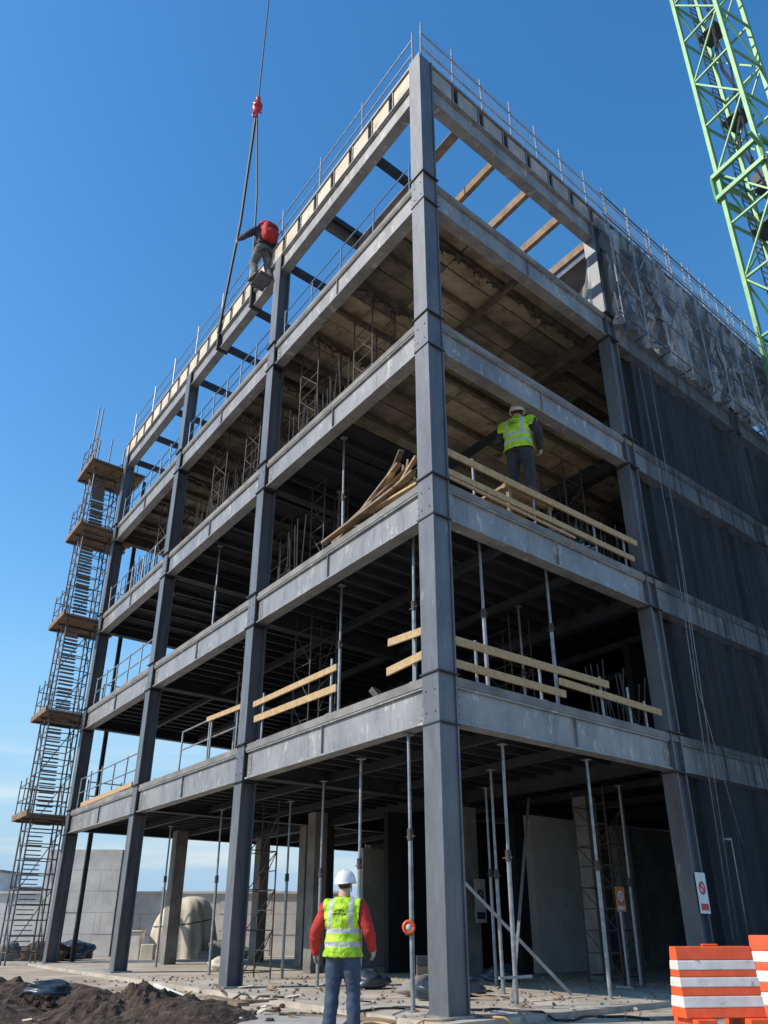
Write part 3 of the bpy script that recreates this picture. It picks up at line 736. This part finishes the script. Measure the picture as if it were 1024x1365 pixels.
def person(loc,yaw,scale,pose,top,legs,helmet,vest=True,pack=False,handk='glove',wide=1.0,vx=.235):
    E=empty('construction_worker',loc); E.rotation_euler=(0,0,yaw); E.scale=(scale*wide,scale*wide,scale)
    lean=math.radians(pose.get('lean',0)); hz=.95
    def T(p,w=1):
        x,y,z=p; a=lean*w; dz=z-hz; return Vector((x,y*math.cos(a)+dz*math.sin(a),hz+dz*math.cos(a)-y*math.sin(a)))
    g=MB(); segs=[]
    def seg(a,b,ra,rb,lab): segs.append((Vector(a),Vector(b),ra,rb,lab))
    rings=[]
    for (z,rx,ry,yo) in ((.84,.155,.12,0),(.9,.182,.14,-.005),(1.0,.18,.135,0),(1.1,.178,.13,.0),(1.22,.19,.138,-.005),(1.34,.205,.142,-.012),(1.43,.2,.13,-.015),(1.49,.14,.098,-.01),(1.53,.08,.074,-.005),(1.6,.06,.065,.01),(1.66,.058,.062,.015)):
        w=min(1,max(0,(z-.88)/.2)); c=T((0,yo,z),w); a=lean*w
        rings.append((c,(rx,0,0),(0,ry*math.cos(a),-ry*math.sin(a))))
    g.loft(rings,'eye',24)
    seg(T((0,0,.98)),T((0,0,1.38)),.17,.17,'torso'); seg(T((0,0,1.56)),T((0,.01,1.7)),.06,.06,'neck'); seg((0,0,.84),(0,0,.93),.16,.16,'leg')
    for s,key in ((-1,'l'),(1,'r')):
        sh=T((s*.195,-.01,1.43)); el=Vector(pose['el_'+key]); wr=Vector(pose['wr_'+key])
        g.ell(sh,(.09,.085,.085),'eye'); g.chain([T((s*.13,-.01,1.42)),sh,sh.lerp(el,.5),el,el.lerp(wr,.35),wr],[.085,.086,.078,.068,.068,.048],'eye',12); g.ell(el,(.068,)*3,'eye')
        g.ell(wr,(.046,)*3,'eye')
        seg(sh,el,.08,.063,'arm'); seg(el,wr,.063,.045,'arm')
        hp=Vector((s*.09,0,.9)); kn=Vector(pose['kn_'+key]); an=Vector(pose['an_'+key]); tw=Vector(pose.get('toe_'+key,(s*.02,.2,-.04)))
        g.ell(hp,(.105,.115,.1),'eye'); g.chain([hp,hp.lerp(kn,.35),kn,kn.lerp(an,.35),an.lerp(kn,.1),an],[.105,.102,.08,.08,.07,.062],'eye',14); g.ell(kn,(.08,)*3,'eye')
        g.chain([an+Vector((0,-.06,-.05)),an+Vector((0,0,-.045)),an+tw*.6,an+tw],[.045,.052,.05,.038],'eye',12); g.ell(an+tw,(.04,.04,.035),'eye'); g.ell(an+Vector((0,-.05,-.045)),(.045,.045,.045),'eye')
        seg(hp,kn,.1,.08,'leg'); seg(kn,an,.08,.062,'leg'); seg(an+Vector((0,-.04,-.06)),an+tw,.05,.04,'foot')
    me=remesh(g,.017,4,'body'); me.materials.clear()
    nv_=len(me.vertices); co_=np.zeros(nv_*3); me.vertices.foreach_get('co',co_); no_=np.zeros(nv_*3); me.vertices.foreach_get('normal',no_)
    co_=co_.reshape(-1,3); no_=no_.reshape(-1,3)
    am=np.array([noise.noise(Vector((q[0]*7,q[1]*7,q[2]*14)))*.011+noise.noise(Vector((q[0]*14,q[1]*14,q[2]*26)))*.004 for q in co_])
    me.vertices.foreach_set('co',(co_+no_*am[:,None]).ravel()); me.update()
    lab=['torso','arm','leg','foot','neck']; mk=[top,top,legs,'boot','skin']
    for k in mk: me.materials.append(M[k])
    nf=len(me.polygons); cs=np.zeros(nf*3); me.polygons.foreach_get('center',cs); cs=cs.reshape(-1,3); best=np.full(nf,9.); bl=np.zeros(nf,int)
    for (a,b,ra,rb,l) in segs:
        a=np.array(a);b=np.array(b);d=b-a; t=np.clip(((cs-a)@d)/(d@d),0,1); D=np.linalg.norm(cs-a-t[:,None]*d,axis=1)-(ra+(rb-ra)*t)
        u=D<best; best[u]=D[u]; bl[u]=lab.index(l)
    me.polygons.foreach_set('material_index',bl.astype(np.int32)); me.polygons.foreach_set('use_smooth',[True]*nf)
    ob=bpy.data.objects.new('body',me); COL.objects.link(ob); ob.parent=E
    if vest:
        bm=bmesh.new(); bm.from_mesh(me); bm.normal_update(); kill=[]
        for f in bm.faces:
            c=f.calc_center_median(); zc=hz+(c.z-hz)/max(.5,math.cos(lean))
            ok=(bl[f.index]==0 or (bl[f.index]==1 and abs(c.x)<vx-.03 and zc>1.28 ) or (bl[f.index]==2 and zc>.88)) and .88<zc<1.53 and abs(c.x)<vx
            if not ok: kill.append(f)
        bmesh.ops.delete(bm,geom=kill,context='FACES')
        bm.normal_update(); nn=[v.normal.copy() for v in bm.verts]
        for v,nrm in zip(bm.verts,nn): v.co+=nrm*.014*(1+.6*max(0,1.1-v.co.z)*4)
        vm=bpy.data.meshes.new('vest'); bm.to_mesh(vm); bm.free(); vm.materials.clear(); vm.materials.append(M['vest'])
        vm.polygons.foreach_set('material_index',[0]*len(vm.polygons))
        vo=bpy.data.objects.new('vest',vm); COL.objects.link(vo); vo.parent=E
        so=vo.modifiers.new('s','SOLIDIFY'); so.thickness=.008; so.offset=1
    hy=math.radians(pose.get('hyaw',0)); hp=math.radians(pose.get('hpitch',0))
    hc=T((0,.02,1.71)); HR=Matrix.Rotation(hy,3,'Z')@Matrix.Rotation(hp,3,'X')
    g=MB()
    vs=[];fs=[];nu,nv=24,18
    for i in range(nv+1):
        ph=math.pi*i/nv
        for j in range(nu):
            t=2*math.pi*j/nu; x=math.sin(ph)*math.cos(t);y=math.sin(ph)*math.sin(t);z=math.cos(ph)
            low=max(0,-z); X=.076*x*(1-.28*low); Y=.095*y*(1-.12*low)+.012*low; Zz=.118*z
            vs.append(hc+HR@Vector((X,Y,Zz)))
    for i in range(nv):
        for j in range(nu): fs.append((i*nu+j,(i+1)*nu+j,(i+1)*nu+(j+1)%nu,i*nu+(j+1)%nu))
    g.add(vs,fs,'skin')
    def hpnt(x,y,z): return hc+HR@Vector((x,y,z))
    g.chain([hpnt(0,.088,.01),hpnt(0,.108,-.025),hpnt(0,.1,-.035)],[.008,.014,.01],'skin')
    for s in (-1,1):
        g.ell(hpnt(s*.078,-.005,-.01),(.012,.02,.032),'skin'); g.ell(hpnt(s*.03,.083,.0),(.013,.008,.008),'eye'); g.ell(hpnt(s*.03,.09,.0),(.005,.004,.005),'black'); g.bar(hpnt(s*.015,.09,.02),hpnt(s*.045,.084,.02),.006,.006,'hair')
    g.bar(hpnt(-.022,.092,-.062),hpnt(.022,.092,-.062),.008,.009,'redcl')
    g.ell(hpnt(0,-.022,.0),(.078,.08,.085),'hair',16,10,HR)
    g.obj('head',E,smooth=True)
    g=MB(); vs=[];fs=[];nu,nv=32,9
    def drop(t,f): return -.03*max(0,-math.sin(t))*f-.012*f
    for i in range(nv+1):
        ph=math.pi/2*i/nv
        for j in range(nu):
            t=2*math.pi*j/nu; rx,ry,rz=.115,.138,.125
            x=rx*math.sin(ph)**.85*math.cos(t); rid=.01*math.exp(-(x/.018)**2)*math.cos(ph*.9)
            vs.append(hpnt(x,ry*math.sin(ph)**.85*math.sin(t),.03+rz*math.cos(ph)+rid+drop(t,math.sin(ph)**3)))
    for j in range(nu):
        t=2*math.pi*j/nu; f=max(0,math.sin(t)); vs.append(hpnt(.124*math.cos(t),(.146+.045*f**2)*math.sin(t),.022-.012*f+drop(t,1)))
    for j in range(nu):
        t=2*math.pi*j/nu; vs.append(hpnt(.1*math.cos(t),.12*math.sin(t),.02+drop(t,1)))
    for j in range(nu):
        t=2*math.pi*j/nu; vs.append(hpnt(.085*math.cos(t),.105*math.sin(t),.06))
    for i in range(nv+3):
        for j in range(nu): fs.append((i*nu+j,(i+1)*nu+j,(i+1)*nu+(j+1)%nu,i*nu+(j+1)%nu))
    g.add(vs,fs,helmet)
    g.chain([hpnt(-.08,.0,.02),hpnt(-.06,.04,-.09),hpnt(0,.06,-.125),hpnt(.06,.04,-.09),hpnt(.08,0,.02)],[.005]*5,'black',5)
    g.obj('helmet',E,smooth=True)
    for s,key in ((-1,'l'),(1,'r')):
        el=Vector(pose['el_'+key]); wr=Vector(pose['wr_'+key]); d=(wr-el).normalized()
        inw=Vector((-s,0,0)); inw=(inw-d*inw.dot(d)).normalized(); sd=d.cross(inw).normalized()
        if sd.y<0: sd=-sd
        g=MB(); rot=Matrix((sd,inw,d)).transposed()
        g.ell(wr+d*.05,(.045,.022,.055),handk,12,8,rot); g.tube(wr-d*.03,wr+d*.03,.036,handk,10)
        curl=pose.get('curl_'+key,.5)
        for i,(o,L) in enumerate(((.031,.075),(.011,.085),(-.010,.078),(-.03,.06))):
            p=wr+d*.075+sd*o; pts=[p]; a=curl*.5
            for fr in (.45,.32,.23):
                p=p+(d*math.cos(a)+inw*math.sin(a)+sd*o*.6)*L*fr*1.1; pts.append(p); a+=curl
            g.chain(pts,[.0105,.0100,.0092,.007],handk,8); g.ell(pts[-1],(.0072,)*3,handk,8,5)
        p=wr+d*.03+sd*.032; q=p+(d*.6+sd*.75+inw*.25).normalized()*.035; r=q+(d*.85+sd*.25+inw*.5).normalized()*.032
        g.chain([p,q,r],[.014,.012,.009],handk,8); g.ell(r,(.009,)*3,handk,8,5)
        hm=remesh(g,.0045,2,'hand'); hm.polygons.foreach_set('use_smooth',[True]*len(hm.polygons))
        ho=bpy.data.objects.new('hand_'+key,hm); COL.objects.link(ho); ho.parent=E
        hm.materials.clear(); hm.materials.append(M[handk])
    if pack:
        g=MB(); c=T((.0,-.24,1.25)); RX=Matrix.Rotation(-lean,3,'X')
        vs=[];fs=[];n=24
        def sp_(c_,e): return math.copysign(abs(c_)**e,c_)
        for i in range(n+1):
            ph=math.pi*i/n
            for j in range(n):
                t=2*math.pi*j/n; d=Vector((.17*sp_(math.sin(ph),.6)*sp_(math.cos(t),.6),.12*sp_(math.sin(ph),.6)*sp_(math.sin(t),.6),.26*sp_(math.cos(ph),.6)))
                d*=1+.06*noise.noise(d*12); vs.append(c+RX@d)
        for i in range(n):
            for j in range(n): fs.append((i*n+j,(i+1)*n+j,(i+1)*n+(j+1)%n,i*n+(j+1)%n))
        g.add(vs,fs,'redcl')
        g.ell(c+RX@Vector((0,-.1,-.09)),(.12,.06,.1),'redcl',16,10,RX)
        g.bar(c+RX@Vector((-.12,-.125,.06)),c+RX@Vector((.12,-.125,.06)),.02,.025,'black')
        for s in (-1,1):
            g.chain([T((s*.1,-.15,1.46)),T((s*.11,0,1.53)),T((s*.12,.14,1.38)),T((s*.15,.1,1.15)),T((s*.14,-.14,1.1))],[.018]*5,'black',6)
            g.chain([(s*.02,-.14,.86),(s*.12,-.12,.72),(s*.17,.02,.74),(s*.12,.13,.84)],[.014]*4,'black',6)
        g.chain([T((.18*math.cos(t),.145*math.sin(t),1.0)) for t in np.linspace(0,2*math.pi,16)],[.02]*16,'black',6)
        g.obj('backpack_and_harness',E,smooth=True)
    return E
stand=dict(el_l=(-.3,-.06,1.16),wr_l=(-.33,.04,.92),el_r=(.3,-.04,1.16),wr_r=(.3,.14,.95),kn_l=(-.12,.03,.5),an_l=(-.14,-.01,.1),kn_r=(.11,.05,.5),an_r=(.13,.02,.1),hyaw=-12,hpitch=0,lean=2)
person((-.52,11.75,0),math.radians(-14),1.02,stand,'redcl','denim','hwhite',wide=1.13)
p2=dict(el_l=(-.3,.02,1.18),wr_l=(-.2,.26,1.08),el_r=(.31,.0,1.17),wr_r=(.24,.24,1.0),kn_l=(-.12,.06,.5),an_l=(-.15,-.02,.1),kn_r=(.13,.02,.5),an_r=(.16,-.06,.1),hyaw=14,hpitch=6,lean=4,curl_l=.8,curl_r=.8)
w2=P(.2,2.95,ZL[1]+.05+.8); person(w2,math.radians(-30),1.32,p2,'dkcl','dpants','hwhite',wide=1.18,vx=.3)
g=MB()
for i in range(6): g.ubox(-.1,.9,2.2+i*.24,2.4+i*.24,ZL[1]+.79,ZL[1]+.849,'woodo')
for a in (-.04,.75):
    g.ubox(a,a+.1,2.1,3.7,ZL[1]+.69,ZL[1]+.788,'woodo')
    for b in (2.2,3.55): g.ubox(a,a+.08,b,b+.08,ZL[1]+.052,ZL[1]+.688,'woodo')
g.obj('work_platform')
p3=dict(el_l=(-.36,.14,1.24),wr_l=(-.4,.38,1.3),el_r=(.34,.12,1.15),wr_r=(.3,.34,1.1),kn_l=(-.14,.14,.52),an_l=(-.14,.0,.1),kn_r=(.14,.04,.48),an_r=(.17,-.1,.06),hyaw=10,hpitch=4,lean=4,curl_l=1.1,curl_r=1.0)
person(P(8.15,-.42,19.64),math.radians(38),1.42,p3,'dkcl','gpants','hred',vest=False,pack=True,wide=1.12)
g=MB(); g.ubox(7.75,8.55,-.64,-.155,19.61,19.63,'col')
for a in (7.85,8.45): g.bar(P(a,-.6,19.6),P(a,-.16,19.59),.04,.02,'col')
g.obj('beam_clamp_step')

# ------------------------------------------------------------------ light, sky, camera
w=bpy.data.worlds.new('World'); scene.world=w; w.use_nodes=True; nt=w.node_tree; N=nt.nodes; K=nt.links
sky=N.new('ShaderNodeTexSky'); sky.sky_type='NISHITA'; sky.sun_disc=False
az=math.atan2(-.97,-.25); el=math.radians(38)
sky.sun_elevation=el; sky.sun_rotation=az%(2*math.pi); sky.air_density=1.4; sky.dust_density=.5; sky.ozone_density=3.8
hs=N.new('ShaderNodeHueSaturation'); hs.inputs['Saturation'].default_value=1.3; hs.inputs['Value'].default_value=1.32
K.new(sky.outputs[0],hs.inputs['Color'])
tc=N.new('ShaderNodeTexCoord'); sp=N.new('ShaderNodeSeparateXYZ'); K.new(tc.outputs['Generated'],sp.inputs[0])
mr=N.new('ShaderNodeMapRange'); mr.interpolation_type='SMOOTHSTEP'; mr.inputs['From Min'].default_value=.36; mr.inputs['From Max'].default_value=-.02; mr.inputs['To Min'].default_value=0; mr.inputs['To Max'].default_value=.92
K.new(sp.outputs[2],mr.inputs['Value'])
mp=N.new('ShaderNodeMapping'); mp.inputs['Scale'].default_value=(1.5,1.5,14); K.new(tc.outputs['Generated'],mp.inputs[0])
cn=N.new('ShaderNodeTexNoise'); cn.inputs['Scale'].default_value=2.2; cn.inputs['Detail'].default_value=7; K.new(mp.outputs[0],cn.inputs['Vector'])
cr=N.new('ShaderNodeValToRGB'); cr.color_ramp.elements[0].position=.5; cr.color_ramp.elements[1].position=.72
cr.color_ramp.elements[0].color=(2.2,3.7,5.6,1); cr.color_ramp.elements[1].color=(4.5,5.1,5.8,1); K.new(cn.outputs[0],cr.inputs[0])
mx=N.new('ShaderNodeMix'); mx.data_type='RGBA'; K.new(mr.outputs[0],mx.inputs[0]); K.new(hs.outputs[0],mx.inputs[6]); K.new(cr.outputs[0],mx.inputs[7])
bg=N['Background']; bg.inputs['Strength'].default_value=.15; K.new(mx.outputs[2],bg.inputs[0])
L=bpy.data.lights.new('sun','SUN'); L.energy=5; L.angle=math.radians(.5); L.color=(1,.91,.78)
lo=bpy.data.objects.new('sun',L); COL.objects.link(lo)
sd=Vector((math.sin(az)*math.cos(el),math.cos(az)*math.cos(el),math.sin(el)))
lo.rotation_euler=sd.to_track_quat('Z','Y').to_euler(); lo.location=(-20,-10,30)
cam=bpy.data.cameras.new('camera'); co=bpy.data.objects.new('camera',cam); COL.objects.link(co)
co.location=(0,0,1.25); co.rotation_euler=(math.radians(90+26.8),0,0)
cam.sensor_fit='HORIZONTAL'; cam.sensor_width=36; cam.lens=36*1090/1024; cam.clip_end=6000
scene.camera=co
scene.view_settings.view_transform='Standard'; scene.view_settings.look='None'; scene.view_settings.exposure=0
